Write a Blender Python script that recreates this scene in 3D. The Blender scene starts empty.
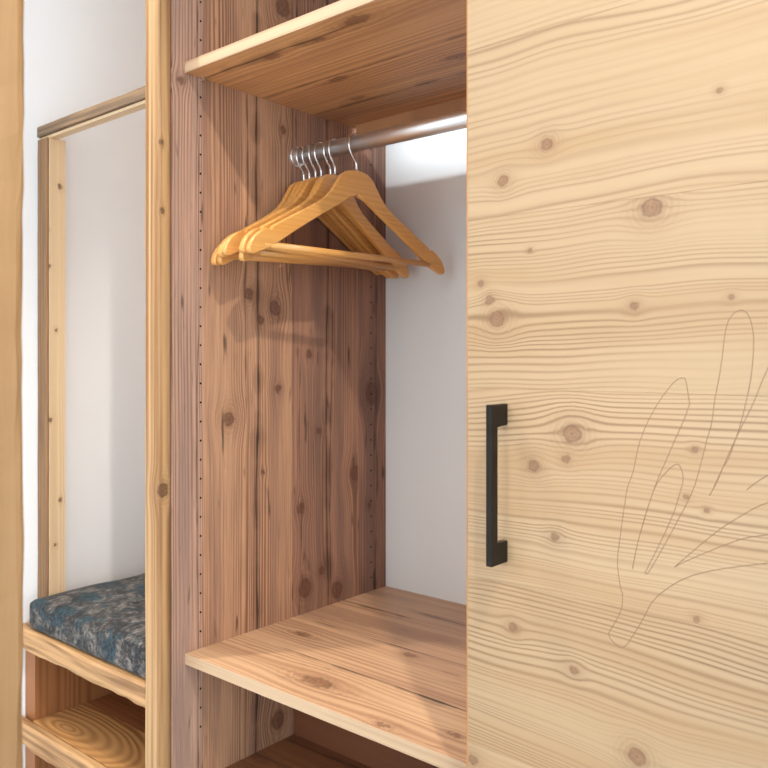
import bpy, bmesh, math, random
from mathutils import Vector, Matrix, noise as mnoise

# ------------------------------------------------------------------ camera, world, lights, exposure
A = 1.1            # metres from the camera to the plane of the wardrobe's inner side panel
H = 1.0            # camera height
F, XC, HY = 799.0, 384.0, 360.0
YAW = math.atan2(674.0, 799.0)
FW = (-math.sin(YAW), math.cos(YAW)); RT = (math.cos(YAW), math.sin(YAW))
scene = bpy.context.scene
col = scene.collection

cam_d = bpy.data.cameras.new('camera'); cam = bpy.data.objects.new('camera', cam_d); col.objects.link(cam)
cam.location = (0, 0, H); cam.rotation_euler = (math.pi / 2, 0, YAW)
cam_d.sensor_width = 36; cam_d.lens = F / 768 * 36; cam_d.shift_y = -24 / 768
cam_d.dof.use_dof = True; cam_d.dof.focus_distance = 1.12; cam_d.dof.aperture_fstop = 10.0
cam_d.clip_start = 0.02
scene.camera = cam

world = bpy.data.worlds.new('world'); scene.world = world; world.use_nodes = True
world.node_tree.nodes['Background'].inputs[0].default_value = (0.78, 0.88, 1.0, 1)
world.node_tree.nodes['Background'].inputs[1].default_value = 1.0

vs = scene.view_settings
vs.view_transform = 'Standard'; vs.look = 'None'; vs.gamma = 1.0; vs.use_curve_mapping = False
vs.exposure = 0.0
scene.cycles.use_denoising = True
scene.cycles.max_bounces = 10; scene.cycles.diffuse_bounces = 6
scene.cycles.sample_clamp_indirect = 6.0

WIN = (-1.45, -0.1, 0.06, 2.15)       # added, unseen glazed balcony door x0 x1 z0 z1 in the wall behind the camera
WIN2 = (-1.45, 0.25, 0.06, 1.95)        # added, unseen window y0 y1 z0 z1 in the right-hand wall
RX0, RX1 = -1.6, 1.25                 # room extent
WALL_Y = -1.9
def area_light(name, loc, rot, sx, sy, power, color):
    l = bpy.data.lights.new(name, 'AREA'); l.shape = 'RECTANGLE'; l.size = sx; l.size_y = sy
    l.energy = power; l.color = color
    o = bpy.data.objects.new(name, l); col.objects.link(o); o.location = loc; o.rotation_euler = rot
    return o
# daylight put in through invented windows behind and right of the camera
area_light('added_window_daylight', ((WIN[0] + WIN[1]) / 2, WALL_Y - 0.14, (WIN[2] + WIN[3]) / 2),
           (math.pi / 2, 0, 0), WIN[1] - WIN[0], WIN[3] - WIN[2], 30, (0.86, 0.945, 1.0))
area_light('added_side_daylight', (RX1 + 0.14, (WIN2[0] + WIN2[1]) / 2, (WIN2[2] + WIN2[3]) / 2),
           (math.pi / 2, 0, math.pi / 2), WIN2[1] - WIN2[0], WIN2[3] - WIN2[2], 44, (0.80, 0.915, 1.0))
SPOT_POWER = {'far': 70, 'near': 92}
SPOT_POS = {'far': (-1.472, 0.275), 'near': (0.26, 0.09)}
SPOT_AIM = {'far': (-0.82, 0.95, 0.5), 'near': (-0.95, 1.0, 0.72)}
SPOT_CONE = {'far': 52, 'near': 46}
CEIL = 2.45
for k in SPOT_POS:
    l = bpy.data.lights.new('ceiling_spot_lamp', 'SPOT'); l.energy = SPOT_POWER[k]; l.color = (1.0, 0.91, 0.79)
    l.spot_size = math.radians(SPOT_CONE[k]); l.spot_blend = 0.7; l.shadow_soft_size = 0.028
    o = bpy.data.objects.new('ceiling_spot_lamp', l); col.objects.link(o)
    o.location = (SPOT_POS[k][0], SPOT_POS[k][1], CEIL - 0.035)
    o.rotation_euler = (Vector(SPOT_AIM[k]) - o.location).to_track_quat('-Z', 'Y').to_euler()
# added fill light from an unseen ceiling panel behind the camera
area_light('ceiling_fill_lamp', (-0.6, -1.0, CEIL - 0.075), (0, 0, 0), 0.9, 0.9, 6, (1.0, 0.97, 0.93))

# ------------------------------------------------------------------ pixel -> place
def ray(px):
    u = (px - XC) / F
    return FW[0] + RT[0] * u, FW[1] + RT[1] * u
def on_x(px, py, X):                 # point on plane X=const (metres)
    dx, dy = ray(px); t = X / dx
    return (X, t * dy, H + (HY - py) / F * t, t)
def on_y(px, py, Y):
    dx, dy = ray(px); t = Y / dy
    return (t * dx, Y, H + (HY - py) / F * t, t)
def on_z(px, py, Z):
    t = (Z - H) * F / (HY - py); dx, dy = ray(px)
    return (t * dx, t * dy, Z, t)
def zz(v): return H + v * A          # height given in units of A about the camera

# ------------------------------------------------------------------ node helpers
class NB:
    def __init__(s, tree): s.t = tree; s.n = tree.nodes; s.l = tree.links
    def put(s, sock, v):
        if hasattr(v, 'is_output'): s.l.new(v, sock)
        elif isinstance(v, (tuple, list)) and len(v) == 3 and sock.type == 'RGBA': sock.default_value = (*v, 1)
        else: sock.default_value = v
    def m(s, op, a, b=None, c=None, clamp=False):
        n = s.n.new('ShaderNodeMath'); n.operation = op; n.use_clamp = clamp
        for i, v in enumerate((a, b, c)):
            if v is not None: s.put(n.inputs[i], v)
        return n.outputs[0]
    def vec(s, x, y, z):
        n = s.n.new('ShaderNodeCombineXYZ')
        for i, v in enumerate((x, y, z)): s.put(n.inputs[i], v)
        return n.outputs[0]
    def noise(s, vec, scale=1.0, detail=2.0, rough=0.5, dist=0.0):
        n = s.n.new('ShaderNodeTexNoise'); s.put(n.inputs['Vector'], vec)
        n.inputs['Scale'].default_value = scale; n.inputs['Detail'].default_value = detail
        n.inputs['Roughness'].default_value = rough; n.inputs['Distortion'].default_value = dist
        return n.outputs[0]
    def noise1(s, w, scale=1.0, detail=1.0):
        n = s.n.new('ShaderNodeTexNoise'); n.noise_dimensions = '1D'; s.put(n.inputs['W'], w)
        n.inputs['Scale'].default_value = scale; n.inputs['Detail'].default_value = detail
        return n.outputs[0]
    def mix(s, f, a, b, mode='MIX'):
        n = s.n.new('ShaderNodeMix'); n.data_type = 'RGBA'; n.blend_type = mode
        s.put(n.inputs[0], f); s.put(n.inputs[6], a); s.put(n.inputs[7], b)
        return n.outputs[2]
    def step(s, v, e0, e1):
        n = s.n.new('ShaderNodeMapRange'); n.interpolation_type = 'SMOOTHSTEP'; n.clamp = True
        s.put(n.inputs[0], v); s.put(n.inputs[1], e0); s.put(n.inputs[2], e1)
        n.inputs[3].default_value = 0; n.inputs[4].default_value = 1
        return n.outputs[0]
    def ramp(s, v, stops):
        n = s.n.new('ShaderNodeValToRGB'); s.put(n.inputs[0], v); e = n.color_ramp.elements
        while len(e) < len(stops): e.new(0.5)
        for i, (p, c) in enumerate(stops): e[i].position = p; e[i].color = (*c, 1)
        return n.outputs[0]

def new_mat(name):
    m = bpy.data.materials.new(name); m.use_nodes = True
    nb = NB(m.node_tree); b = m.node_tree.nodes['Principled BSDF']
    return m, nb, b

def srgb(r, g, b):
    f = lambda c: (c / 255 / 12.92) if c / 255 <= 0.04045 else ((c / 255 + 0.055) / 1.055) ** 2.4
    return (f(r), f(g), f(b))

# knot: bends the grain round itself and gives a normalised distance for its own colour
def knot_group():
    g = bpy.data.node_groups.new('knot_field', 'ShaderNodeTree')
    for n in ('U', 'V', 'Acc', 'Dist', 'Uk', 'Vk', 'R', 'Stretch'):
        g.interface.new_socket(n, in_out='INPUT', socket_type='NodeSocketFloat')
    for n in ('Acc', 'Dist'):
        g.interface.new_socket(n, in_out='OUTPUT', socket_type='NodeSocketFloat')
    gi = g.nodes.new('NodeGroupInput'); go = g.nodes.new('NodeGroupOutput'); nb = NB(g)
    I = gi.outputs
    du = nb.m('SUBTRACT', I['U'], I['Uk']); dv = nb.m('SUBTRACT', I['V'], I['Vk'])
    a = nb.m('DIVIDE', du, nb.m('MULTIPLY', I['R'], nb.m('MULTIPLY', I['Stretch'], 2.6)))
    b = nb.m('DIVIDE', dv, nb.m('MULTIPLY', I['R'], 2.4))
    e = nb.m('EXPONENT', nb.m('MULTIPLY', nb.m('ADD', nb.m('MULTIPLY', a, a), nb.m('MULTIPLY', b, b)), -1.0))
    acc = nb.m('SUBTRACT', I['Acc'], nb.m('MULTIPLY', nb.m('MULTIPLY', dv, e), 0.85))
    a2 = nb.m('DIVIDE', du, nb.m('MULTIPLY', I['R'], I['Stretch'])); b2 = nb.m('DIVIDE', dv, I['R'])
    d = nb.m('SQRT', nb.m('ADD', nb.m('MULTIPLY', a2, a2), nb.m('MULTIPLY', b2, b2)))
    dist = nb.m('MINIMUM', I['Dist'], d)
    g.links.new(acc, go.inputs['Acc']); g.links.new(dist, go.inputs['Dist'])
    return g
KNOT = knot_group()

def wood(name, light, dark, u=2, v=0, w=1, ring=90, ring_amt=0.5, ring_pow=2.0, warp=0.012, warp_u=1.2,
         fibre=0.18, tone=None, tone_amt=0.5, tone_freq=(1.2, 22), knots=(), cracks=(), rough=0.5, seed=0.0, stretch=1.25,
         knot_cols=None, crack_col=(0.035, 0.02, 0.014), bump=0.12, cathedral=None, spots=0.0, gloss=0.35, wmix=0.8, knot_amt=0.85, knot_jit=0.011):
    m, nb, bs = new_mat(name)
    tc = nb.n.new('ShaderNodeTexCoord'); sp = nb.n.new('ShaderNodeSeparateXYZ'); nb.l.new(tc.outputs['Object'], sp.inputs[0])
    U = sp.outputs[u]; V0 = sp.outputs[v]; W = sp.outputs[w]
    V = nb.m('ADD', V0, nb.m('MULTIPLY', W, wmix)) if wmix else V0
    wn = nb.noise(nb.vec(nb.m('MULTIPLY', U, warp_u), nb.m('MULTIPLY', V, 5.0), seed), 1.0, 2.0, 0.45)
    acc = nb.m('MULTIPLY', nb.m('SUBTRACT', wn, 0.5), warp * 2)
    dist = None
    knots = list(knots)
    if knots:
        dist = 50.0
        pv = nb.vec(nb.m('MULTIPLY', U, 110.0), nb.m('MULTIPLY', V, 110.0), seed)
        pv2 = nb.vec(nb.m('MULTIPLY', U, 110.0), nb.m('MULTIPLY', V, 110.0), seed + 31)
        Uj = nb.m('ADD', U, nb.m('MULTIPLY', nb.m('SUBTRACT', nb.noise(pv, 1.0, 3.0, 0.6), 0.5), knot_jit))
        Vj = nb.m('ADD', V, nb.m('MULTIPLY', nb.m('SUBTRACT', nb.noise(pv2, 1.0, 3.0, 0.6), 0.5), knot_jit))
        for (uk, vk, r) in knots:
            g = nb.n.new('ShaderNodeGroup'); g.node_tree = KNOT
            nb.put(g.inputs['U'], Uj); nb.put(g.inputs['V'], Vj); nb.put(g.inputs['Acc'], acc); nb.put(g.inputs['Dist'], dist)
            g.inputs['Uk'].default_value = uk; g.inputs['Vk'].default_value = vk; g.inputs['R'].default_value = r
            g.inputs['Stretch'].default_value = stretch
            acc = g.outputs['Acc']; dist = g.outputs['Dist']
    vv = nb.m('ADD', V, acc)
    if cathedral:
        u0, v0, k = cathedral
        a = nb.m('DIVIDE', nb.m('SUBTRACT', U, u0), k); b = nb.m('SUBTRACT', vv, v0)
        vv = nb.m('SQRT', nb.m('ADD', nb.m('MULTIPLY', a, a), nb.m('MULTIPLY', b, b)))
    t = nb.m('ADD', nb.m('MULTIPLY', vv, ring), nb.m('MULTIPLY', nb.noise1(nb.m('ADD', nb.m('MULTIPLY', vv, ring * 0.22), seed * 3.1), 1.0, 1.0), 3.2))
    s = nb.m('MULTIPLY_ADD', nb.m('SINE', nb.m('MULTIPLY', t, 6.2832)), 0.5, 0.5)
    s = nb.m('POWER', s, ring_pow)
    rm = nb.noise(nb.vec(nb.m('MULTIPLY', U, 1.6), nb.m('MULTIPLY', vv, 14.0), seed + 5), 1.0, 1.0)
    s = nb.m('MULTIPLY', s, nb.step(rm, 0.25, 0.72))
    fb = nb.noise(nb.vec(nb.m('MULTIPLY', U, 9.0), nb.m('MULTIPLY', vv, 520.0), nb.m('MULTIPLY', W, 40.0)), 1.0, 2.0, 0.6)
    c = nb.mix(nb.m('MULTIPLY', s, ring_amt), light, dark)
    if tone:
        tn = nb.noise(nb.vec(nb.m('MULTIPLY', U, tone_freq[0]), nb.m('MULTIPLY', vv, tone_freq[1]), seed + 9), 1.0, 3.0, 0.55)
        c = nb.mix(nb.m('MULTIPLY', nb.step(tn, 0.42, 0.68), tone_amt), c, tone)
    fbv = nb.m('MULTIPLY_ADD', nb.m('SUBTRACT', fb, 0.5), fibre * 2.6, 1.0)
    n = nb.n.new('ShaderNodeMix'); n.data_type = 'RGBA'; n.blend_type = 'MULTIPLY'; n.inputs[0].default_value = 1.0
    nb.put(n.inputs[6], c); nb.l.new(fbv, n.inputs[7]); c = n.outputs[2]
    hgt = nb.m('MULTIPLY_ADD', fb, 0.5, nb.m('MULTIPLY', s, -0.35))
    if spots:
        sn = nb.noise(nb.vec(nb.m('MULTIPLY', U, 14.0), nb.m('MULTIPLY', V, 75.0), seed + 2), 1.0, 1.0)
        c = nb.mix(nb.m('MULTIPLY', nb.step(sn, 0.66, 0.80), spots), c, crack_col)
    for (v0, amp, wd, u0, u1) in cracks:
        wob = nb.noise1(nb.m('ADD', nb.m('MULTIPLY', U, 2.6), v0 * 37 + seed), 1.0, 3.0)
        d = nb.m('ABSOLUTE', nb.m('SUBTRACT', nb.m('SUBTRACT', V0, v0), nb.m('MULTIPLY', nb.m('SUBTRACT', wob, 0.5), amp)))
        wn2 = nb.noise1(nb.m('ADD', nb.m('MULTIPLY', U, 11.0), v0 * 11 + seed), 1.0, 2.0)
        wdt = nb.m('MULTIPLY', nb.m('MAXIMUM', nb.m('SUBTRACT', wn2, 0.31), 0.10), wd * 5)
        k1 = nb.m('SUBTRACT', 1.0, nb.step(d, nb.m('MULTIPLY', wdt, 0.35), wdt))
        k2 = nb.m('SUBTRACT', 1.0, nb.step(d, wdt, nb.m('MULTIPLY', wdt, 5.0)))
        lim = nb.m('MULTIPLY', nb.step(U, u0 - 0.02, u0 + 0.03), nb.m('SUBTRACT', 1.0, nb.step(U, u1 - 0.03, u1 + 0.02)))
        c = nb.mix(nb.m('MULTIPLY', nb.m('MULTIPLY', k2, lim), 0.38), c, nb.mix(0.5, dark, crack_col))
        c = nb.mix(nb.m('MULTIPLY', nb.m('MULTIPLY', k1, lim), 0.85), c, crack_col)
        hgt = nb.m('SUBTRACT', hgt, nb.m('MULTIPLY', nb.m('MULTIPLY', k1, lim), 0.9))
    if dist is not None:
        kc = knot_cols or ((0.16, 0.075, 0.035), (0.09, 0.04, 0.02))
        halo = nb.m('EXPONENT', nb.m('MULTIPLY', nb.m('MULTIPLY', dist, dist), -0.22))
        hr = nb.m('MULTIPLY_ADD', nb.m('SINE', nb.m('MULTIPLY', dist, 11.0)), 0.3, 0.7)
        c = nb.mix(nb.m('MULTIPLY', nb.m('MULTIPLY', halo, hr), 0.5), c, nb.mix(0.3, dark, kc[0]))
        rr = nb.m('MULTIPLY_ADD', nb.m('SINE', nb.m('MULTIPLY', dist, 17.0)), 0.22, 0.4)
        kcol = nb.mix(rr, kc[0], kc[1])
        rim = nb.m('MULTIPLY', nb.step(dist, 0.55, 0.85), 0.7)
        kcol = nb.mix(rim, kcol, kc[1])
        kn2 = nb.noise(nb.vec(nb.m('MULTIPLY', U, 300.0), nb.m('MULTIPLY', V, 300.0), seed + 3), 1.0, 3.0, 0.65)
        msk = nb.m('MULTIPLY', nb.m('SUBTRACT', 1.0, nb.step(dist, 0.7, 1.25)), nb.step(kn2, 0.1, 0.55))
        c = nb.mix(nb.m('MULTIPLY', msk, knot_amt), c, kcol)
    nb.put(bs.inputs['Base Color'], c)
    bs.inputs['Roughness'].default_value = rough
    bs.inputs['Specular IOR Level'].default_value = gloss
    if bump:
        bn = nb.n.new('ShaderNodeBump'); bn.inputs['Strength'].default_value = bump; bn.inputs['Distance'].default_value = 0.002
        nb.l.new(hgt, bn.inputs['Height']); nb.l.new(bn.outputs[0], bs.inputs['Normal'])
    return m

def plain(name, c, rough=0.5, metal=0.0, var=0.06, scale=6.0, spec=0.5, bump=0.0, bscale=300):
    m, nb, bs = new_mat(name)
    tc = nb.n.new('ShaderNodeTexCoord')
    n = nb.noise(tc.outputs['Object'], scale, 3.0)
    c2 = tuple(x * (1 - var) for x in c)
    nb.put(bs.inputs['Base Color'], nb.mix(n, c, c2))
    bs.inputs['Roughness'].default_value = rough; bs.inputs['Metallic'].default_value = metal
    bs.inputs['Specular IOR Level'].default_value = spec
    if bump:
        bn = nb.n.new('ShaderNodeBump'); bn.inputs['Strength'].default_value = bump; bn.inputs['Distance'].default_value = 0.001
        nb.l.new(nb.noise(tc.outputs['Object'], bscale, 2.0), bn.inputs['Height']); nb.l.new(bn.outputs[0], bs.inputs['Normal'])
    return m

# ------------------------------------------------------------------ mesh helpers
def link(name, me, mat, parent=None):
    o = bpy.data.objects.new(name, me); col.objects.link(o)
    if mat is not None:
        me.materials.clear(); me.materials.append(mat)
    if parent is not None: o.parent = parent
    return o
def finish(bm, name, smooth=False):
    bmesh.ops.recalc_face_normals(bm, faces=bm.faces)
    me = bpy.data.meshes.new(name); bm.to_mesh(me); bm.free()
    if smooth:
        for p in me.polygons: p.use_smooth = True
    return me
def bm_box(bm, x0, x1, y0, y1, z0, z1, bevel=0.0, segs=1):
    vs_ = [bm.verts.new((x, y, z)) for x in (x0, x1) for y in (y0, y1) for z in (z0, z1)]
    fs = [bm.faces.new([vs_[i] for i in f]) for f in ((0, 1, 3, 2), (4, 6, 7, 5), (0, 4, 5, 1), (2, 3, 7, 6), (0, 2, 6, 4), (1, 5, 7, 3))]
    if bevel:
        ed = {e for f in fs for e in f.edges}
        bmesh.ops.bevel(bm, geom=list(ed), offset=bevel, segments=segs, affect='EDGES', profile=0.5)
def box(name, b, mat, parent=None, bevel=0.0, segs=1):
    bm = bmesh.new(); bm_box(bm, *b, bevel=bevel, segs=segs)
    return link(name, finish(bm, name), mat, parent)
def tube_bm(bm, pts, r, segs=10, cap=True):
    pts = [Vector(p) for p in pts]; rings = []; prev = None
    for i, p in enumerate(pts):
        t = (pts[min(i + 1, len(pts) - 1)] - pts[max(i - 1, 0)]).normalized()
        if prev is None:
            n = t.orthogonal().normalized()
        else:
            n = (prev - t * prev.dot(t)).normalized()
        prev = n; b = t.cross(n)
        rad = r[i] if isinstance(r, (list, tuple)) else r
        rings.append([bm.verts.new(p + (n * math.cos(2 * math.pi * k / segs) + b * math.sin(2 * math.pi * k / segs)) * rad) for k in range(segs)])
    for a, b in zip(rings, rings[1:]):
        for k in range(segs):
            bm.faces.new((a[k], a[(k + 1) % segs], b[(k + 1) % segs], b[k]))
    if cap:
        bm.faces.new(rings[0]); bm.faces.new(rings[-1])
def tube(name, pts, r, mat, parent=None, segs=10):
    bm = bmesh.new(); tube_bm(bm, pts, r, segs)
    me = finish(bm, name, True)
    return link(name, me, mat, parent)
def catmull(pts, n=8):
    P = [Vector(p) for p in pts]; P = [P[0] * 2 - P[1]] + P + [P[-1] * 2 - P[-2]]; out = []
    for i in range(1, len(P) - 2):
        for k in range(n):
            t = k / n
            a, b, c, d = P[i - 1], P[i], P[i + 1], P[i + 2]
            out.append(0.5 * ((2 * b) + (c - a) * t + (2 * a - 5 * b + 4 * c - d) * t * t + (3 * b - a - 3 * c + d) * t ** 3))
    out.append(P[-2]); return out
def waney(name, axis, l0, l1, prof, mat, parent=None, segs=70, seed=0, rag=None):
    """timber swept along an axis; prof = list of (a, b) in the other two axes; rag[i] = roughness of that corner line"""
    bm = bmesh.new(); rings = []
    n = len(prof); ca = sum(p[0] for p in prof) / n; cb = sum(p[1] for p in prof) / n
    for i in range(segs + 1):
        t = l0 + (l1 - l0) * i / segs; ring = []
        for k, (a, b) in enumerate(prof):
            g = rag[k] if rag else 0
            if g:
                d = mnoise.noise(Vector((t * 7, seed + 0.4 * k, 0))) * 0.6 + mnoise.noise(Vector((t * 26, seed + 3 + 0.4 * k, 0))) * 0.4
                d = min(d, 0.35)
                dx, dy = a - ca, b - cb; L = math.hypot(dx, dy) or 1
                a += dx / L * g * d; b += dy / L * g * d
            co = {0: (t, a, b), 1: (a, t, b), 2: (a, b, t)}[axis]
            ring.append(bm.verts.new(co))
        rings.append(ring)
    for a, b in zip(rings, rings[1:]):
        for k in range(n):
            bm.faces.new((a[k], a[(k + 1) % n], b[(k + 1) % n], b[k]))
    bm.faces.new(rings[0]); bm.faces.new(rings[-1])
    return link(name, finish(bm, name), mat, parent)
def rect_prof(a0, a1, b0, b1, r, k=3):
    pts = []
    for (cx, cy, s) in ((a1 - r, b1 - r, 0), (a0 + r, b1 - r, 1), (a0 + r, b0 + r, 2), (a1 - r, b0 + r, 3)):
        for i in range(k + 1):
            an = (s + i / k) * math.pi / 2
            pts.append((cx + r * math.cos(an), cy + r * math.sin(an)))
    return pts
def thing(name, label, cat, loc=(0, 0, 0), group=None):
    o = bpy.data.objects.new(name, None); col.objects.link(o); o.location = loc; o.empty_display_size = 0.05
    o['label'] = label; o['category'] = cat
    if group: o['group'] = group
    bpy.context.view_layer.update()
    return o
def tag(o, label, cat, group=None):
    o['label'] = label; o['category'] = cat
    if group: o['group'] = group
    return o
def struct(name, boxes, mat, bevel=0.0):
    bm = bmesh.new()
    for b in boxes: bm_box(bm, *b, bevel=bevel)
    o = link(name, finish(bm, name), mat); o['kind'] = 'structure'
    return o

# ------------------------------------------------------------------ materials
WHITE = plain('wall_paint', srgb(243, 243, 243), 0.75, var=0.02, spec=0.2, bump=0.04, bscale=500)
BACKW = plain('white_back_board', srgb(213, 209, 204), 0.45, var=0.02, spec=0.35)
RAILW = plain('white_lacquer', srgb(250, 251, 253), 0.25, var=0.01)
CEILW = plain('ceiling_paint', srgb(245, 244, 242), 0.8, var=0.02, spec=0.2)
CHROME = plain('brushed_chrome', (0.90, 0.89, 0.88), 0.38, 1.0, var=0.12, scale=20)
WIRE = plain('hook_steel', (0.80, 0.79, 0.78), 0.16, 1.0, var=0.05)
SPW = plain('spot_trim', (0.8, 0.8, 0.8), 0.35, 0.6)
IRON = plain('dark_burnished_iron', (0.030, 0.024, 0.020), 0.36, 0.75, var=0.6, scale=60)
HOLE = plain('hole_shadow', (0.012, 0.008, 0.006), 0.9, var=0.1, spec=0.05)
EDGEB = wood('door_edge_band', srgb(176, 124, 76), srgb(132, 86, 48), u=2, v=1, w=0, ring=160, rough=0.5)
GROOVE = plain('engraved_line', srgb(138, 110, 88), 0.8, var=0.2, scale=80, spec=0.1)

# ------------------------------------------------------------------ the room
X_P = -1.0 * A                   # inner face of the side panel
Y_POST = 0.6757 * A              # front of post and door
Y_CAR = 0.70 * A                 # front edge of the carcass
Y_BACK = 1.191 * A
Y_WALL = 0.716 * A               # white wall left of the niche
X_JAMB = -1.42 * A             # inner face of the niche jamb
X_FL = -1.4572 * A                # left wall face, where the niche surround ends
Y_FR = 0.7226 * A                 # front of the niche surround
X_POST = -1.0355 * A
FLOORM = plain('pale_stone_floor', srgb(196, 198, 200), 0.5, var=0.12, scale=3.0)
struct('floor', [(RX0 - 0.2, RX1 + 0.2, WALL_Y - 0.2, 1.6, -0.1, 0.0)], FLOORM)
struct('ceiling', [(RX0 - 0.2, RX1 + 0.2, WALL_Y - 0.2, 1.6, CEIL, CEIL + 0.1)], CEILW)
RX0 = X_FL - 0.001
struct('wall_back', [(RX0, 0.14, Y_BACK + 0.012, Y_BACK + 0.03, 0, CEIL), (0.14, RX1, Y_WALL, Y_BACK + 0.03, 0, CEIL)], WHITE)
struct('wall_left', [(RX0 - 0.1, RX0, WALL_Y - 0.1, Y_BACK + 0.03, 0, CEIL)], WHITE)
struct('wall_right', [(RX1, RX1 + 0.12, WALL_Y - 0.1, WIN2[0], 0, CEIL), (RX1, RX1 + 0.12, WIN2[1], Y_BACK + 0.02, 0, CEIL),
                      (RX1, RX1 + 0.12, WIN2[0], WIN2[1], 0, WIN2[2]), (RX1, RX1 + 0.12, WIN2[0], WIN2[1], WIN2[3], CEIL)], WHITE)
w2 = struct('added_window_2', [(RX1 + 0.03, RX1 + 0.09, WIN2[0], WIN2[1], WIN2[2], WIN2[2] + 0.06), (RX1 + 0.03, RX1 + 0.09, WIN2[0], WIN2[1], WIN2[3] - 0.06, WIN2[3]),
                         (RX1 + 0.03, RX1 + 0.09, WIN2[0], WIN2[0] + 0.06, WIN2[2] + 0.06, WIN2[3] - 0.06), (RX1 + 0.03, RX1 + 0.09, WIN2[1] - 0.06, WIN2[1], WIN2[2] + 0.06, WIN2[3] - 0.06)], RAILW)  # unseen window frame, added for the daylight from the right
struct('wall_front', [(RX0, WIN[0], WALL_Y - 0.12, WALL_Y, 0, CEIL), (WIN[1], RX1, WALL_Y - 0.12, WALL_Y, 0, CEIL),
                      (WIN[0], WIN[1], WALL_Y - 0.12, WALL_Y, 0, WIN[2]), (WIN[0], WIN[1], WALL_Y - 0.12, WALL_Y, WIN[3], CEIL)], WHITE)
wf = struct('added_window_1', [(WIN[0], WIN[1], WALL_Y - 0.08, WALL_Y - 0.02, WIN[2], WIN[2] + 0.06), (WIN[0], WIN[1], WALL_Y - 0.08, WALL_Y - 0.02, WIN[3] - 0.06, WIN[3]),
                         (WIN[0], WIN[0] + 0.06, WALL_Y - 0.08, WALL_Y - 0.02, WIN[2] + 0.06, WIN[3] - 0.06), (WIN[1] - 0.06, WIN[1], WALL_Y - 0.08, WALL_Y - 0.02, WIN[2] + 0.06, WIN[3] - 0.06)], RAILW)  # unseen balcony door frame, added for the daylight from behind

# ------------------------------------------------------------------ wardrobe
wardrobe = thing('wardrobe', 'built-in knotty wood wardrobe with open shelves, clothes rail and one pale door', 'wardrobe', (0, 0, 0))
Z_TOP = 2.38
# --- side panel in upright boards of old brown wood
PK = [(249,294,6),(275,308,7.5),(261,320,4),(229,419,7),(278,389,4),(309,354,4),(319,431,3),(355,473,7),(372,393,10),(301,508,5),
      (305,588,9),(337,590,8),(321.6,571,4),(263,472,2.2),(369.5,505,3),(283,7,10),(181,80,4),(283,130,4),(278,720,9)]
def pk(lst, v0, v1):
    out = []
    for (px, py, r) in lst:
        X, Y, Z, t = on_x(px, py, X_P)
        if v0 <= Y < v1: out.append((Z, Y, r * t / F))
    return out
ypx = lambda px: on_x(px, 360, X_P)[1]
seams = [Y_CAR, ypx(203), ypx(292), ypx(358), Y_BACK]
crk = {1: [(ypx(257), 0.016, 0.0024, 0.0, 2.4), (ypx(246), 0.02, 0.0006, 0.9, 1.5)],
       2: [(ypx(327), 0.016, 0.0024, 0.0, 2.4), (ypx(331), 0.022, 0.0011, 0.55, 1.2), (ypx(300), 0.02, 0.0005, 0.5, 1.0)], 3: [(ypx(376), 0.02, 0.0010, 0.3, 1.4)],
       0: [(ypx(198), 0.012, 0.0004, 0.3, 1.6)]}
cols = [(srgb(182,146,124), srgb(120,84,66), srgb(146,119,107)), (srgb(186,143,110), srgb(118,78,58), srgb(136,102,86)),
        (srgb(166,123,98), srgb(100,66,50), srgb(112,86,76)), (srgb(156,114,92), srgb(92,60,47), srgb(102,78,70))]
side = box('side_panel', (X_P - 0.019, X_P - 0.004, Y_CAR, Y_BACK, 0.0, Z_TOP), wood('panel_core', srgb(150,105,80), srgb(120,80,60), u=2, v=1, w=0), wardrobe)
for i in range(4):
    m = wood('old_panel_board_%d' % i, cols[i][0], cols[i][1], u=2, v=1, w=0, ring=150, ring_amt=1.0, ring_pow=1.5, warp=0.007, fibre=0.42, tone=cols[i][2],
             tone_amt=0.65, tone_freq=(1.5, 26), knots=pk(PK, seams[i], seams[i + 1]), cracks=crk[i], seed=3.7 * i + 1, spots=0.75, stretch=1.15, rough=0.55, wmix=0, knot_amt=0.7, knot_cols=(srgb(104,62,44), srgb(72,44,36)))
    box('plank', (X_P - 0.004, X_P, seams[i] + 0.0002, seams[i + 1] - 0.0002, 0.0, Z_TOP), m, side, bevel=0.0003)
# --- rows of shelf-pin holes bored on the 32 mm system
bm = bmesh.new()
for px in (200.5, 371):
    yh = ypx(px)
    for k in range(-24, 34):
        zh = on_x(200.5, 269, X_P)[2] + 0.032 * k
        if zh < 0.15: continue
        cen = Vector((X_P + 0.0004, yh, zh)); n = 8; r = 0.0019
        o = [bm.verts.new(cen + Vector((0, r * math.cos(2 * math.pi * j / n), r * math.sin(2 * math.pi * j / n)))) for j in range(n)]
        b = [bm.verts.new(v.co + Vector((-0.003, 0, 0))) for v in o]
        bm.faces.new(o)
        for j in range(n): bm.faces.new((o[j], o[(j + 1) % n], b[(j + 1) % n], b[j]))
ho = link('shelf_pin_holes', finish(bm, 'shelf_pin_holes'), HOLE, side); ho['kind'] = 'stuff'
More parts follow.
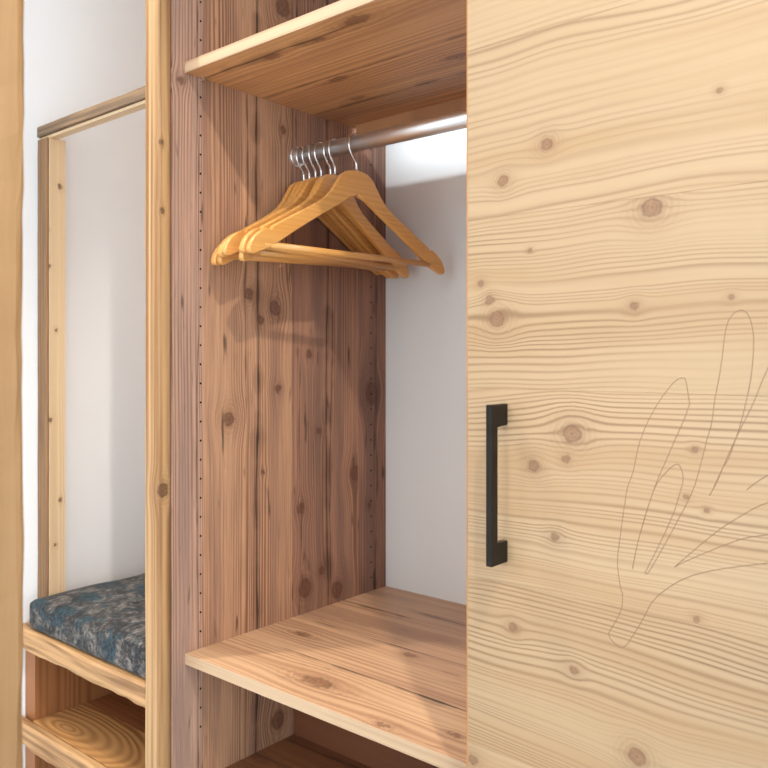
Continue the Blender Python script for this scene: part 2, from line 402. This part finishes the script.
# --- second side panel (outer, towards the bench) and the waney cover strip on the front edge
box('outer_side_panel', (X_POST, X_P - 0.0195, Y_CAR, Y_BACK, 0.0, Z_TOP), wood('outer_panel', srgb(205,160,112), srgb(170,122,80), u=2, v=1, w=0), wardrobe)
xy = on_x(160, 490, X_P)
POSTW = wood('cover_strip_wood', srgb(190,151,106), srgb(114,76,42), u=2, v=0, w=1, ring=75, ring_amt=1.0, ring_pow=1.3, warp=0.010, warp_u=1.0, fibre=0.2,
             tone=srgb(136,90,48), tone_amt=0.9, tone_freq=(0.7, 75), knots=[(on_x(px, py, X_P)[2], X_P + 0.9 * on_x(px, py, X_P)[1], r) for px, py, r in ((163, 490, 0.010), (162, 210, 0.004), (161, 142, 0.004))],
             rough=0.5, seed=2.0, wmix=0.9)
pr = rect_prof(X_POST, X_P, Y_POST, Y_CAR - 0.0004, 0.006, 3)
waney('cover_strip', 2, 0.0, Z_TOP, pr, POSTW, wardrobe, segs=120, seed=4, rag=[0.0015 if p[1] < Y_POST + 0.007 else 0 for p in pr])
# --- back
box('back_panel', (X_P, 0.12, Y_BACK, Y_BACK + 0.01, zz(-0.64), Z_TOP), BACKW, wardrobe)
# --- shelves in boards
X_DIV = -0.45 * A
def shelf(name, ztop, zbot, y0, y1, seamsY, mats, edge_mat, knot_src=None, x1=X_DIV):
    core = box(name, (X_P, x1, y0 + 0.0015, y1, zbot + 0.003, ztop - 0.003), edge_mat, wardrobe)
    box('front_edge', (X_P + 0.0006, x1, y0, y0 + 0.0018, zbot, ztop), edge_mat, core, bevel=0.0004)
    for i in range(len(seamsY) - 1):
        a, b = seamsY[i], seamsY[i + 1]
        if i == 0: a += 0.0018
        box('plank', (X_P + 0.0004, x1, a + 0.0002, b - 0.0002, ztop - 0.003, ztop), mats[i], core, bevel=0.0003)
        box('plank', (X_P + 0.0004, x1, a + 0.0002, b - 0.0002, zbot, zbot + 0.003), mats[i], core, bevel=0.0003)
    return core
Y_SH = 0.7225 * A
def shelf_mats(prefix, cols_, sy, kn, crs, z, seed):
    out = []
    for i in range(len(sy) - 1):
        ks = []
        for (px, py, r) in kn:
            X, Y, Z, t = on_z(px, py, z)
            if sy[i] <= Y < sy[i + 1]: ks.append((X, Y, r * t / F))
        out.append(wood(prefix + '_%d' % i, cols_[i][0], cols_[i][1], u=0, v=1, w=2, ring=85, ring_amt=0.7, ring_pow=1.6, warp=0.012, fibre=0.13, tone=cols_[i][2],
                        tone_amt=0.55, tone_freq=(2.0, 24), knots=ks, cracks=crs.get(i, []), seed=seed + 2.3 * i, rough=0.42, stretch=2.2, wmix=0, gloss=0.4, knot_amt=0.6, knot_jit=0.022, knot_cols=(srgb(122,78,54), srgb(84,52,38)), spots=0.35))
    return out
EDGEW = wood('shelf_edge_wood', srgb(194,164,132), srgb(150,114,82), u=0, v=2, w=1, ring=150, ring_amt=0.5, fibre=0.08, rough=0.45)
SW = [(srgb(216,176,137), srgb(156,108,76), srgb(178,134,102)), (srgb(210,169,132), srgb(148,102,72), srgb(168,126,98)),
      (srgb(198,157,123), srgb(138,94,68), srgb(156,117,93)), (srgb(196,156,124), srgb(142,100,78), srgb(152,118,100))]
zs = zz(-0.4395)
sy = [Y_SH, 0.835 * A, 0.955 * A, 1.072 * A, Y_BACK]
sm = shelf_mats('lower_shelf_board', SW, sy, [(318, 682, 10), (383, 725, 5), (302, 634, 5), (455, 735, 4), (410, 655, 4)],
                {0: [(0.832 * A, 0.012, 0.0019, -1.0, -0.4)], 1: [(0.952 * A, 0.01, 0.0008, -1.1, -0.6)], 2: [(1.068 * A, 0.012, 0.002, -1.12, -0.93)], 3: [(1.10 * A, 0.02, 0.0015, -0.95, -0.5)]}, zs, 11.0)
shelf('shelf', zs, zs - 0.018, Y_SH, Y_BACK, sy, sm, EDGEW)
zu = zz(0.43)
UW = [(srgb(212,158,106), srgb(150,98,58), srgb(178,124,80)), (srgb(206,152,102), srgb(142,92,56), srgb(170,118,78)),
      (srgb(192,140,96), srgb(126,82,54), srgb(146,100,70)), (srgb(174,128,94), srgb(114,76,56), srgb(132,94,76)) ]
syu = [Y_SH, 0.88 * A, 0.996 * A, 1.10 * A, Y_BACK]
um = shelf_mats('upper_shelf_board', UW, syu, [(357, 20, 8), (272, 57, 5), (338, 79, 5), (358, 98, 4), (456, 57, 6), (320, 39, 4)],
                {0: [(0.756 * A, 0.03, 0.0022, -1.1, -0.75), (0.876 * A, 0.01, 0.001, -1.1, -0.4)], 1: [(0.992 * A, 0.01, 0.002, -1.1, -0.5)], 2: [(1.09 * A, 0.02, 0.0012, -1.1, -0.5)], 3: [(1.12 * A, 0.02, 0.0015, -1.1, -0.5)]}, zu, 31.0)
shelf('shelf', zu + 0.018, zu, Y_SH, Y_BACK, syu, um, EDGEW)
zb = zz(-0.64)
Y_LOW = 0.946 * A
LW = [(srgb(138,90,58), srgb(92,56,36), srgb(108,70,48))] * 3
syl = [Y_SH, 0.80 * A, 0.873 * A, Y_LOW]
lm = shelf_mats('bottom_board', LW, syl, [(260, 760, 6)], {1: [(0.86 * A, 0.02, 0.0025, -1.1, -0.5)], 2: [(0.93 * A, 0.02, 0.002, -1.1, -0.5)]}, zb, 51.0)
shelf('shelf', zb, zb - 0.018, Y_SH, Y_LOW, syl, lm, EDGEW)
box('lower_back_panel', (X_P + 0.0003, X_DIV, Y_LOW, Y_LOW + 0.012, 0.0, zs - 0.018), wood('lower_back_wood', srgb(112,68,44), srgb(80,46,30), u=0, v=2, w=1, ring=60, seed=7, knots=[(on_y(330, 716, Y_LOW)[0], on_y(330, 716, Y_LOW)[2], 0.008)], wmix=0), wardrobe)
box('divider', (X_DIV, X_DIV + 0.019, Y_CAR, Y_BACK, 0.0, Z_TOP), wood('divider_wood', srgb(176,126,96), srgb(138,92,68), u=2, v=1, w=0), wardrobe)
box('plinth', (X_P, 0.12, Y_SH + 0.02, Y_SH + 0.038, 0.0, 0.08), EDGEW, wardrobe)
box('top_panel', (X_POST, 0.12, Y_CAR, Y_BACK + 0.01, Z_TOP, Z_TOP + 0.019), EDGEW, wardrobe)
box('right_side_panel', (0.12, 0.139, Y_CAR, Y_BACK, 0.0, Z_TOP + 0.019), EDGEW, wardrobe)
# cool LED profile under the upper shelf: a lipped channel that washes the top of the white back
XL0, XL1 = X_P + 0.02, X_DIV - 0.02
YL = Y_BACK - 0.105
led = box('led_profile', (XL0, XL1, YL - 0.012, YL - 0.004, zu - 0.029, zu), um[2], wardrobe)
box('led_lip', (XL0, XL1, YL - 0.004, YL + 0.0214, zu - 0.029, zu - 0.0275), um[2], led)
area_light('led_strip_lamp', ((XL0 + XL1) / 2, YL - 0.002, zu - 0.006), (math.pi / 2, 0, 0), XL1 - XL0, 0.003, 0.85, (0.72, 0.88, 1.0))
# clothes rail and its end socket
Y_ROD = 0.951 * A
R_ROD = 0.0142
def rod_z(x): return zz(0.3545) - 0.0072 - (x - X_P) * 0.006
XR1 = X_DIV
tube('clothes_rail', [(X_P + 0.004, Y_ROD, rod_z(X_P)), (XR1, Y_ROD, rod_z(XR1))], R_ROD, CHROME, wardrobe, segs=40)
bm = bmesh.new(); tube_bm(bm, [(X_P, Y_ROD, rod_z(X_P)), (X_P + 0.004, Y_ROD, rod_z(X_P)), (X_P + 0.0042, Y_ROD, rod_z(X_P)), (X_P + 0.013, Y_ROD, rod_z(X_P))], [0.0185, 0.0185, 0.0165, 0.0162], 32)
link('rail_socket', finish(bm, 'rail_socket'), CHROME, wardrobe)
# shelf pin under the upper shelf
sp_ = on_x(202, 80, X_P)
bm = bmesh.new(); yh = ypx(200.5)
tube_bm(bm, [(X_P + 0.0005, yh, zu - 0.003), (X_P + 0.0075, yh, zu - 0.003), (X_P + 0.0078, yh, zu - 0.003), (X_P + 0.0095, yh, zu - 0.003)], [0.0024, 0.0024, 0.003, 0.003], 14)
link('shelf_pin', finish(bm, 'shelf_pin'), CHROME, wardrobe)

# --- door: horizontal spruce boards, brown edge band, iron handle, engraved plant
DX0, DX1 = on_y(467, 360, Y_POST)[0], 0.115
door = box('door', (DX0 + 0.001, DX1, Y_POST + 0.004, Y_POST + 0.019, 0.09, Z_TOP - 0.01), wood('door_core', srgb(226,190,146), srgb(200,160,112), u=0, v=2, w=1), wardrobe)
DK = [(547,144,6.5),(503,181,6),(652,208,10),(481,283,3.5),(490,300,5),(497,319,8.5),(634,306,4.5),(731,297,3),(572,434,9.5),(534,466,6),(566,459,4.5),
      (555,537,4.5),(513,627,4.5),(574,670,4.5),(686,497,2.5),(707,511,2.5),(695,450,3),(720,90,3),(697,620,3),(637,757,9),(473,760,5),(530,250,2)]
zpx = lambda py: on_y(468, py, Y_POST)[2]
dseam = [Z_TOP - 0.01]
zc = zpx(52)
up = []
while zc < Z_TOP - 0.1:
    up.append(zc); zc += 0.19
dseam = [Z_TOP - 0.01] + up[::-1] + [zpx(221), zpx(388), zpx(576), zpx(742)]
zc = dseam[-1] - 0.19
while zc > 0.15:
    dseam.append(zc); zc -= 0.19
dseam.append(0.09)
for i in range(len(dseam) - 1):
    z1, z0 = dseam[i], dseam[i + 1]
    ks = []
    for (px, py, r) in DK:
        X, Y, Z, t = on_y(px, py, Y_POST)
        if z0 <= Z < z1: ks.append((X, Z, r * t / F))
    rnd = random.Random(i * 7 + 1)
    d = rnd.uniform(-5, 5)
    fine = z0 < zpx(388) + 0.01 and z1 > zpx(576) - 0.01
    m = wood('spruce_board_%d' % i, srgb(174 + d, 146 + d, 112 + d), srgb(114 + d, 80 + d, 50 + d), u=0, v=2, w=1, ring=175 if fine else 110, ring_amt=0.8 if fine else 0.55, ring_pow=3.0,
             warp=0.030, warp_u=2.3, fibre=0.055, tone=srgb(164 + d, 131 + d, 94 + d), tone_amt=0.7, tone_freq=(1.6, 20), knots=ks, seed=5.3 * i + 2, rough=0.46,
             knot_cols=(srgb(144, 106, 76), srgb(104, 72, 50)), knot_jit=0.006, stretch=1.1, bump=0.05, wmix=0, gloss=0.45)
    box('board', (DX0 + 0.001, DX1, Y_POST, Y_POST + 0.004, z0 + 0.00008, z1 - 0.00008), m, door, bevel=0.00015)
box('edge_band', (DX0 - 0.0006, DX0 + 0.001, Y_POST - 0.0003, Y_POST + 0.019, 0.09, Z_TOP - 0.01), EDGEB, door, bevel=0.0003)
# engraving: thin scored lines sunk in the face
def eng(base, sc, pts): return [(base[0] + x / sc, base[1] + y / sc) for x, y in pts]
E1, S1 = (600, 290), 768 / 168
E2 = (600, 440)
E3, S3 = (590, 540), 768 / 178
lines = [
    eng(E1, S1, [(410, 520), (402, 470), (392, 415), (378, 402), (340, 420), (270, 510), (215, 610), (180, 700), (165, 765)]) + eng(E2, S1, [(150, 150), (125, 220), (112, 300), (95, 420), (80, 560), (95, 680)]) + eng(E3, S3, [(140, 230), (135, 300), (100, 370), (82, 400), (92, 430), (130, 462), (155, 455), (190, 405), (235, 330), (260, 280), (300, 235), (380, 180), (470, 145), (600, 120), (768, 100)]),
    eng(E1, S1, [(410, 520), (385, 590), (345, 680), (308, 765)]) + eng(E2, S1, [(295, 110), (260, 190), (225, 290), (195, 390), (170, 480), (148, 590)]),
    eng(E2, S1, [(148, 590), (175, 460), (215, 320), (255, 210), (300, 150), (345, 112), (368, 125), (380, 180), (360, 260), (330, 350), (270, 480), (205, 608)]),
    eng(E2, S1, [(205, 608), (225, 600), (300, 470), (370, 340), (420, 240), (450, 150)]) + eng(E1, S1, [(490, 680), (510, 610), (525, 500), (548, 380), (562, 280), (575, 180), (600, 120), (640, 92), (675, 110), (698, 180), (702, 270), (690, 400), (670, 500), (640, 620), (590, 765)]) + eng(E2, S1, [(560, 130), (520, 215)]),
    eng(E2, S1, [(500, 255), (535, 190), (590, 60)]) + eng(E1, S1, [(640, 640), (700, 520), (740, 420), (780, 330)]),
    eng(E2, S1, [(800, 275), (720, 305), (640, 350), (560, 400), (470, 470), (400, 530), (342, 580), (380, 560), (520, 500), (660, 450), (800, 430)]),
    eng(E2, S1, [(670, 228), (720, 190), (800, 140)]),
]
for ln in lines:
    P = []
    for (px, py) in ln:
        X, Y, Z, t = on_y(px, py, Y_POST); P.append((X, Y_POST + 0.00025, Z))
    P = catmull(P, 5)
    tube('engraved_line', P, 0.0005, GROOVE, door, segs=6)
# handle
hx1 = -0.4114 * A; hx0 = hx1 - 0.0075
hz1, hz0 = zz(-0.0428), zz(-0.1975); yb0 = 0.6466 * A; yb1 = yb0 + 0.0105
bm = bmesh.new()
pts = [(yb0, hz0), (yb0, hz1), (Y_POST, hz1), (Y_POST, hz1 - 0.023), (yb1, hz1 - 0.023), (yb1, hz0 + 0.023), (Y_POST, hz0 + 0.023), (Y_POST, hz0)]
fa = [bm.verts.new((hx0, y, z)) for y, z in pts]; fb_ = [bm.verts.new((hx1, y, z)) for y, z in pts]
bm.faces.new(fa); bm.faces.new(fb_[::-1])
for k in range(8): bm.faces.new((fa[k], fb_[k], fb_[(k + 1) % 8], fa[(k + 1) % 8]))
bmesh.ops.bevel(bm, geom=list(bm.edges), offset=0.0009, segments=2, affect='EDGES', profile=0.5)
hd = link('handle', finish(bm, 'handle'), IRON, door); hd['label'] = 'dark iron bow handle'

# ------------------------------------------------------------------ coat hangers
HWOOD = wood('hanger_wood', srgb(216,158,88), srgb(184,120,56), u=1, v=2, w=0, ring=110, ring_amt=0.55, warp=0.006, fibre=0.10, tone=srgb(214,146,70), tone_amt=0.5,
             rough=0.32, gloss=0.5, bump=0.03, seed=4)
TOPE = [(0, 0), (0.012, -0.0006), (0.024, -0.0035), (0.0366, -0.012), (0.048, -0.028), (0.0586, -0.0425), (0.073, -0.056), (0.09, -0.0672), (0.14, -0.0945), (0.183, -0.118),
        (0.186, -0.1235), (0.190, -0.1245), (0.193, -0.1215), (0.206, -0.128), (0.2185, -0.138), (0.2265, -0.150), (0.2295, -0.160)]
BOTE = [(0.2265, -0.1655), (0.2195, -0.1665), (0.19, -0.1545), (0.171, -0.143), (0.135, -0.1195), (0.099, -0.0975), (0.05, -0.069), (0.02, -0.0505), (0, -0.044)]
ZB = -0.0485
def arm_mesh(sgn):
    prof = [(sgn * s, ZB + z) for s, z in TOPE + BOTE]
    bm = bmesh.new(); th = 0.0054
    # plan bow: ends lean a little outwards, as contoured hangers do
    fr = [bm.verts.new((-th, y, z)) for y, z in prof]; bk = [bm.verts.new((th, y, z)) for y, z in prof]
    n = len(prof)
    f1 = bm.faces.new(fr); f2 = bm.faces.new(bk[::-1])
    for k in range(n): bm.faces.new((fr[k], bk[k], bk[(k + 1) % n], fr[(k + 1) % n]))
    bmesh.ops.recalc_face_normals(bm, faces=bm.faces)
    ed = [e for e in bm.edges if (e in f1.edges or e in f2.edges) and not all(abs(v.co.y) < 1e-6 for v in e.verts)]
    bmesh.ops.bevel(bm, geom=ed, offset=0.0022, segments=3, affect='EDGES', profile=0.5, clamp_overlap=True)
    me = finish(bm, 'arm')
    for p in me.polygons: p.use_smooth = abs(p.normal.x) < 0.98
    return me
arm_f, arm_b = arm_mesh(-1), arm_mesh(1)
bm = bmesh.new()
hp = [(0, 0, ZB - 0.004), (0, 0, ZB + 0.010), (0, -0.002, ZB + 0.016), (0, -0.0085, ZB + 0.024), (0, -0.0150, ZB + 0.035), (0, -0.0172, -0.0062)]
rr_ = 0.0172
hp += [(0, rr_ * math.cos(a), 0.0 - 0.0012 + rr_ * math.sin(a)) for a in [math.radians(d) for d in range(180, -36, -18)]]
tube_bm(bm, catmull(hp, 4), 0.0016, 8)
hook_me = finish(bm, 'hook', True)
bm = bmesh.new(); tube_bm(bm, [(0, -0.2, ZB - 0.149), (0, 0.2, ZB - 0.149)], 0.0056, 16)
bar_me = finish(bm, 'trouser_bar', True)
bm = bmesh.new(); tube_bm(bm, [(0, 0, ZB - 0.003), (0, 0, ZB + 0.0025)], [0.0042, 0.0036], 14); col_me = finish(bm, 'collar', True)
LT = 0.2285
ordn = ['first', 'second', 'third', 'fourth', 'fifth', 'sixth']
# offset of the hook and of the front tip from the side panel, tilt in degrees
specs = [(0.019, 0.031, 2.8), (0.0340, 0.0470, 2.8), (0.0520, 0.0600, 0.2), (0.0668, 0.0730, -0.3), (0.0890, 0.1040, 2.4), (0.1022, 0.1165, -0.4), (0.1535, 0.1300, 0.0)]
for i, (cx, fx, tilt) in enumerate(specs):
    X = X_P + cx
    th = math.asin((cx - fx) / LT)
    lab = ('wooden coat hanger, %s on the rail counting out from the side panel' % ordn[i]) if i < 6 else 'wooden coat hanger hanging apart from the bunch, last on the rail'
    h = thing('coat_hanger', lab, 'hanger', (X, Y_ROD, rod_z(X) + R_ROD - 0.0142), 'wooden hangers on the clothes rail')
    h.rotation_euler = (math.radians(tilt), 0, -th)
    for nm, me, mt in (('arm', arm_f, HWOOD), ('arm', arm_b, HWOOD), ('trouser_bar', bar_me, HWOOD), ('hook', hook_me, WIRE), ('collar', col_me, WIRE)):
        o = link(nm, me, mt, h)

# ------------------------------------------------------------------ bench in the niche
Y_BEN = 0.680 * A
bench = thing('niche_bench', 'low wooden bench with waney front edges and open shelf, built into white niche', 'bench', (0, 0, 0))
BW = wood('bench_wood', srgb(206,160,110), srgb(150,100,58), u=0, v=1, w=2, ring=70, ring_amt=0.8, warp=0.01, fibre=0.1, tone=srgb(198,142,86), tone_amt=0.6, seed=8, rough=0.45)
BV = wood('bench_upright_wood', srgb(156,102,62), srgb(110,66,36), u=2, v=1, w=0, ring=70, ring_amt=0.7, warp=0.01, fibre=0.1, seed=9, rough=0.45, wmix=0)
BEDGE = wood('waney_edge_wood', srgb(198,154,106), srgb(138,92,54), u=0, v=2, w=1, ring=60, ring_amt=0.8, warp=0.012, warp_u=3, fibre=0.2, tone=srgb(128,90,56), tone_amt=0.9, tone_freq=(4, 70), seed=12, rough=0.55, spots=0.25)
z_seat = zz(-0.484)
box('seat_board', (X_FL + 0.002, X_POST - 0.0012, Y_BEN + 0.0222, Y_BACK - 0.002, z_seat - 0.03, z_seat - 0.001), BW, bench)
prf = rect_prof(Y_BEN, Y_BEN + 0.022, z_seat - 0.040, z_seat, 0.006, 3)
waney('seat_edge', 0, X_FL + 0.001, X_POST - 0.0012, prf, BEDGE, bench, segs=60, seed=9, rag=[0.009 if p[1] < z_seat - 0.02 and p[0] < Y_BEN + 0.012 else 0.002 for p in prf])
z_bs = zz(-0.654)
bshelf = box('shelf', (X_JAMB + 0.0005, X_POST - 0.0012, Y_BEN + 0.018, Y_BACK - 0.05, z_bs - 0.03, z_bs - 0.012), BW, bench)
cth = on_z(62, 725, z_bs)
CATH = wood('flame_grain_board', srgb(196,146,92), srgb(120,70,34), u=0, v=1, w=2, ring=92, ring_amt=0.95, ring_pow=1.3, warp=0.012, warp_u=4, fibre=0.08, cathedral=(cth[0] + 0.02, cth[1], 3.2), seed=3, rough=0.4, wmix=0)
DARKB = wood('reddish_shelf_board', srgb(146,90,56), srgb(98,56,32), u=0, v=1, w=2, ring=60, seed=14, rough=0.42)
ys = [Y_BEN + 0.018, 0.800 * A, 0.93 * A, 1.06 * A, Y_BACK - 0.05]
for i in range(4):
    box('plank', (X_JAMB + 0.0005, X_POST - 0.0012, ys[i] + 0.0004, ys[i + 1] - 0.0004, z_bs - 0.012, z_bs), CATH if i == 0 else DARKB, bshelf, bevel=0.0006)
prf = rect_prof(Y_BEN, Y_BEN + 0.0185, z_bs - 0.044, z_bs, 0.005, 3)
waney('shelf_edge', 0, X_FL + 0.001, X_POST - 0.0012, prf, BEDGE, bench, segs=60, seed=21, rag=[0.009 if p[1] < z_bs - 0.02 and p[0] < Y_BEN + 0.012 else 0.002 for p in prf])
box('side_panel', (X_FL + 0.0005, X_JAMB, Y_BEN + 0.0225, Y_BACK - 0.03, 0.0, z_seat - 0.0305), BV, bench)
box('back_panel', (X_JAMB, X_POST - 0.0012, Y_BACK - 0.05, Y_BACK - 0.035, 0.0, z_seat - 0.0305), BV, bench)

# cushion
def rounded_box(name, x0, x1, y0, y1, z0, z1, r, mat, n=(46, 46, 12), wob=0.003):
    bm = bmesh.new(); cache = {}
    c = Vector(((x0 + x1) / 2, (y0 + y1) / 2, (z0 + z1) / 2)); h = Vector(((x1 - x0) / 2, (y1 - y0) / 2, (z1 - z0) / 2))
    def vert(i, j, k):
        key = (i, j, k)
        if key not in cache:
            p = Vector((-1 + 2 * i / n[0], -1 + 2 * j / n[1], -1 + 2 * k / n[2])); p = Vector((p.x * h.x, p.y * h.y, p.z * h.z))
            q = Vector([max(-(h[a] - r), min(h[a] - r, p[a])) for a in range(3)])
            d = p - q
            if d.length > 1e-9: p = q + d.normalized() * r
            crown = (1 - (p.x / h.x) ** 4) * (1 - (p.y / h.y) ** 4)
            if p.z > 0: p.z += 0.006 * crown * (p.z / h.z)
            p += Vector((0, 0, 1)) * (mnoise.noise(p * 14) * wob if p.z > 0 else 0)
            side_ = max(abs(p.x) / h.x, abs(p.y) / h.y)
            cache[key] = bm.verts.new(c + p)
        return cache[key]
    for (a, b, f) in ((0, 1, 2), (0, 2, 1), (1, 2, 0)):
        for lv in (0, n[f]):
            for i in range(n[a]):
                for j in range(n[b]):
                    q = []
                    for (di, dj) in ((0, 0), (1, 0), (1, 1), (0, 1)):
                        ix = [0, 0, 0]; ix[a] = i + di; ix[b] = j + dj; ix[f] = lv; q.append(vert(*ix))
                    bm.faces.new(q)
    return link(name, finish(bm, name, True), mat)
def cushion_mat():
    m, nb, bs = new_mat('mottled_velvet')
    tc = nb.n.new('ShaderNodeTexCoord'); P = tc.outputs['Object']
    n1 = nb.noise(P, 30, 6, 0.66, 0.8)
    ms = nb.n.new('ShaderNodeMapping'); nb.l.new(P, ms.inputs[0]); ms.inputs['Scale'].default_value = (1.0, 0.55, 1.0); n2 = nb.noise(ms.outputs[0], 170, 4, 0.7, 0.5)
    mp = nb.n.new('ShaderNodeMapping'); nb.l.new(P, mp.inputs[0]); mp.inputs['Location'].default_value = (3, 1, 7)
    n3 = nb.noise(mp.outputs[0], 19, 4, 0.6, 0.5)
    c = nb.ramp(nb.m('ADD', nb.m('MULTIPLY', n1, 0.55), nb.m('MULTIPLY', n2, 0.45)), [(0.41, srgb(10, 11, 13)), (0.47, srgb(38, 37, 38)), (0.53, srgb(82, 76, 72)), (0.62, srgb(134, 126, 118))])
    c = nb.mix(nb.m('MULTIPLY', nb.step(nb.m('ADD', nb.m('MULTIPLY', n3, 0.75), nb.m('MULTIPLY', n2, 0.25)), 0.53, 0.57), 0.92), c, nb.mix(nb.step(n2, 0.40, 0.62), srgb(3, 12, 16), srgb(24, 66, 78)))
    nb.put(bs.inputs['Base Color'], c)
    bs.inputs['Roughness'].default_value = 0.85
    bs.inputs['Sheen Weight'].default_value = 0.06
    bn = nb.n.new('ShaderNodeBump'); bn.inputs['Strength'].default_value = 0.4; bn.inputs['Distance'].default_value = 0.002
    nb.l.new(nb.noise(P, 420, 3), bn.inputs['Height']); nb.l.new(bn.outputs[0], bs.inputs['Normal'])
    return m
cu = rounded_box('seat_cushion', X_JAMB + 0.001, X_POST - 0.004, Y_BEN + 0.006, Y_BACK - 0.01, z_seat + 0.0005, zz(-0.431), 0.012, cushion_mat())
tag(cu, 'mottled grey and teal velvet seat cushion on the niche bench', 'cushion')

# ------------------------------------------------------------------ wooden surround of the niche
fr = thing('niche_surround', 'slim aged wood frame around the white niche above the bench', 'frame', (0, 0, 0))
AGED = wood('aged_grey_brown_wood', srgb(142,114,86), srgb(86,64,46), u=0, v=2, w=1, ring=120, ring_amt=0.9, warp=0.006, fibre=0.28, tone=srgb(104,84,66), tone_amt=0.9, tone_freq=(5, 90), seed=5, rough=0.65)
AGEDV = wood('aged_upright_wood', srgb(146,110,76), srgb(84,60,40), u=2, v=0, w=1, ring=120, ring_amt=0.9, warp=0.006, fibre=0.28, tone=srgb(120,88,62), tone_amt=0.9, tone_freq=(5, 90), seed=6, rough=0.65)
JL = wood('pale_jamb_board', srgb(220,190,152), srgb(190,154,112), u=2, v=1, w=0, ring=110, ring_amt=0.5, fibre=0.06, seed=15, wmix=0,
          knots=[(on_x(px, py, X_JAMB)[2], on_x(px, py, X_JAMB)[1], r) for px, py, r in ((60, 187, 0.0045), (48, 230, 0.003), (47, 258, 0.004), (49, 266, 0.004), (56, 330, 0.003), (50, 420, 0.004), (60, 500, 0.004), (55, 545, 0.003))])
zft, zfb = zz(0.4349), zz(0.4154)
waney('lintel', 0, X_FL + 0.0005, X_POST - 0.0015, rect_prof(Y_FR, Y_FR + 0.0185, zfb, zft, 0.0015, 2), AGED, fr, segs=50, seed=30, rag=[0.0015] * 12)
box('lintel_board', (X_FL + 0.0005, X_POST - 0.0015, Y_FR + 0.006, Y_FR + 0.0245, zfb - 0.006, zfb - 0.0006), JL, fr)
waney('jamb', 2, z_seat, zfb - 0.0065, rect_prof(X_FL + 0.002, X_JAMB, Y_FR, Y_FR + 0.0048, 0.0015, 2), AGEDV, fr, segs=80, seed=33, rag=[0.0015] * 12)
box('jamb_board', (X_FL + 0.0005, X_JAMB + 0.0006, Y_FR + 0.005, 0.7586 * A, z_seat, zfb - 0.0062), JL, fr, bevel=0.0005)

# ------------------------------------------------------------------ upright timber close to the camera
def at(px, d):
    u = (px - XC) / F
    return (d * (FW[0] + RT[0] * u), d * (FW[1] + RT[1] * u))
ex, ey = at(27, 0.60); ey -= 0.05
POSTN = wood('honey_timber', srgb(160,124,84), srgb(124,86,50), u=2, v=0, w=1, ring=45, ring_amt=0.7, warp=0.02, warp_u=1.6, fibre=0.08, tone=srgb(142,102,62), tone_amt=0.7, tone_freq=(1.2, 30),
             knots=[(H + (HY - 470) / F * 0.56, ex - 0.014, 0.005)], seed=17, rough=0.5, wmix=0.5)
pr = rect_prof(ex - 0.09, ex, ey, ey + 0.05, 0.008, 3)
po = waney('timber_post', 2, 0.0, CEIL, pr, POSTN, None, segs=130, seed=41, rag=[0.006 if p[0] > ex - 0.02 else 0.0 for p in pr])
tag(po, 'upright honey-coloured timber post with rough edge, floor to ceiling', 'post')

# ------------------------------------------------------------------ ceiling fittings
def emis(name, c, s):
    m, nb, bs = new_mat(name); bs.inputs['Emission Color'].default_value = (*c, 1); bs.inputs['Emission Strength'].default_value = s
    return m
GLOW = emis('lamp_glow', (1.0, 0.86, 0.68), 6.0); GLOW2 = emis('fill_panel_glow', (1.0, 0.95, 0.88), 2.0)
for k, lab in (('far', 'small round ceiling spotlight in front of the bench niche'), ('near', 'small round ceiling spotlight in front of the wardrobe door')):
    x, y = SPOT_POS[k]
    t = thing('ceiling_spot', lab, 'spotlight', (x, y, CEIL))
    bm = bmesh.new(); tube_bm(bm, [(0, 0, 0), (0, 0, -0.018)], [0.05, 0.045], 28); link('trim_ring', finish(bm, 'trim_ring'), SPW, t)
    bm = bmesh.new(); tube_bm(bm, [(0, 0, -0.0181), (0, 0, -0.021)], [0.034, 0.03], 24); link('lens', finish(bm, 'lens'), GLOW, t)
t = thing('ceiling_fill_panel', 'added flat square ceiling fill panel, out of view', 'ceiling light', (-0.6, -1.0, CEIL))  # unseen panel added to lift the room's fill light
box('housing', (-0.47, 0.47, -0.47, 0.47, -0.06, -0.001), SPW, t); box('diffuser', (-0.45, 0.45, -0.45, 0.45, -0.064, -0.0601), GLOW2, t)
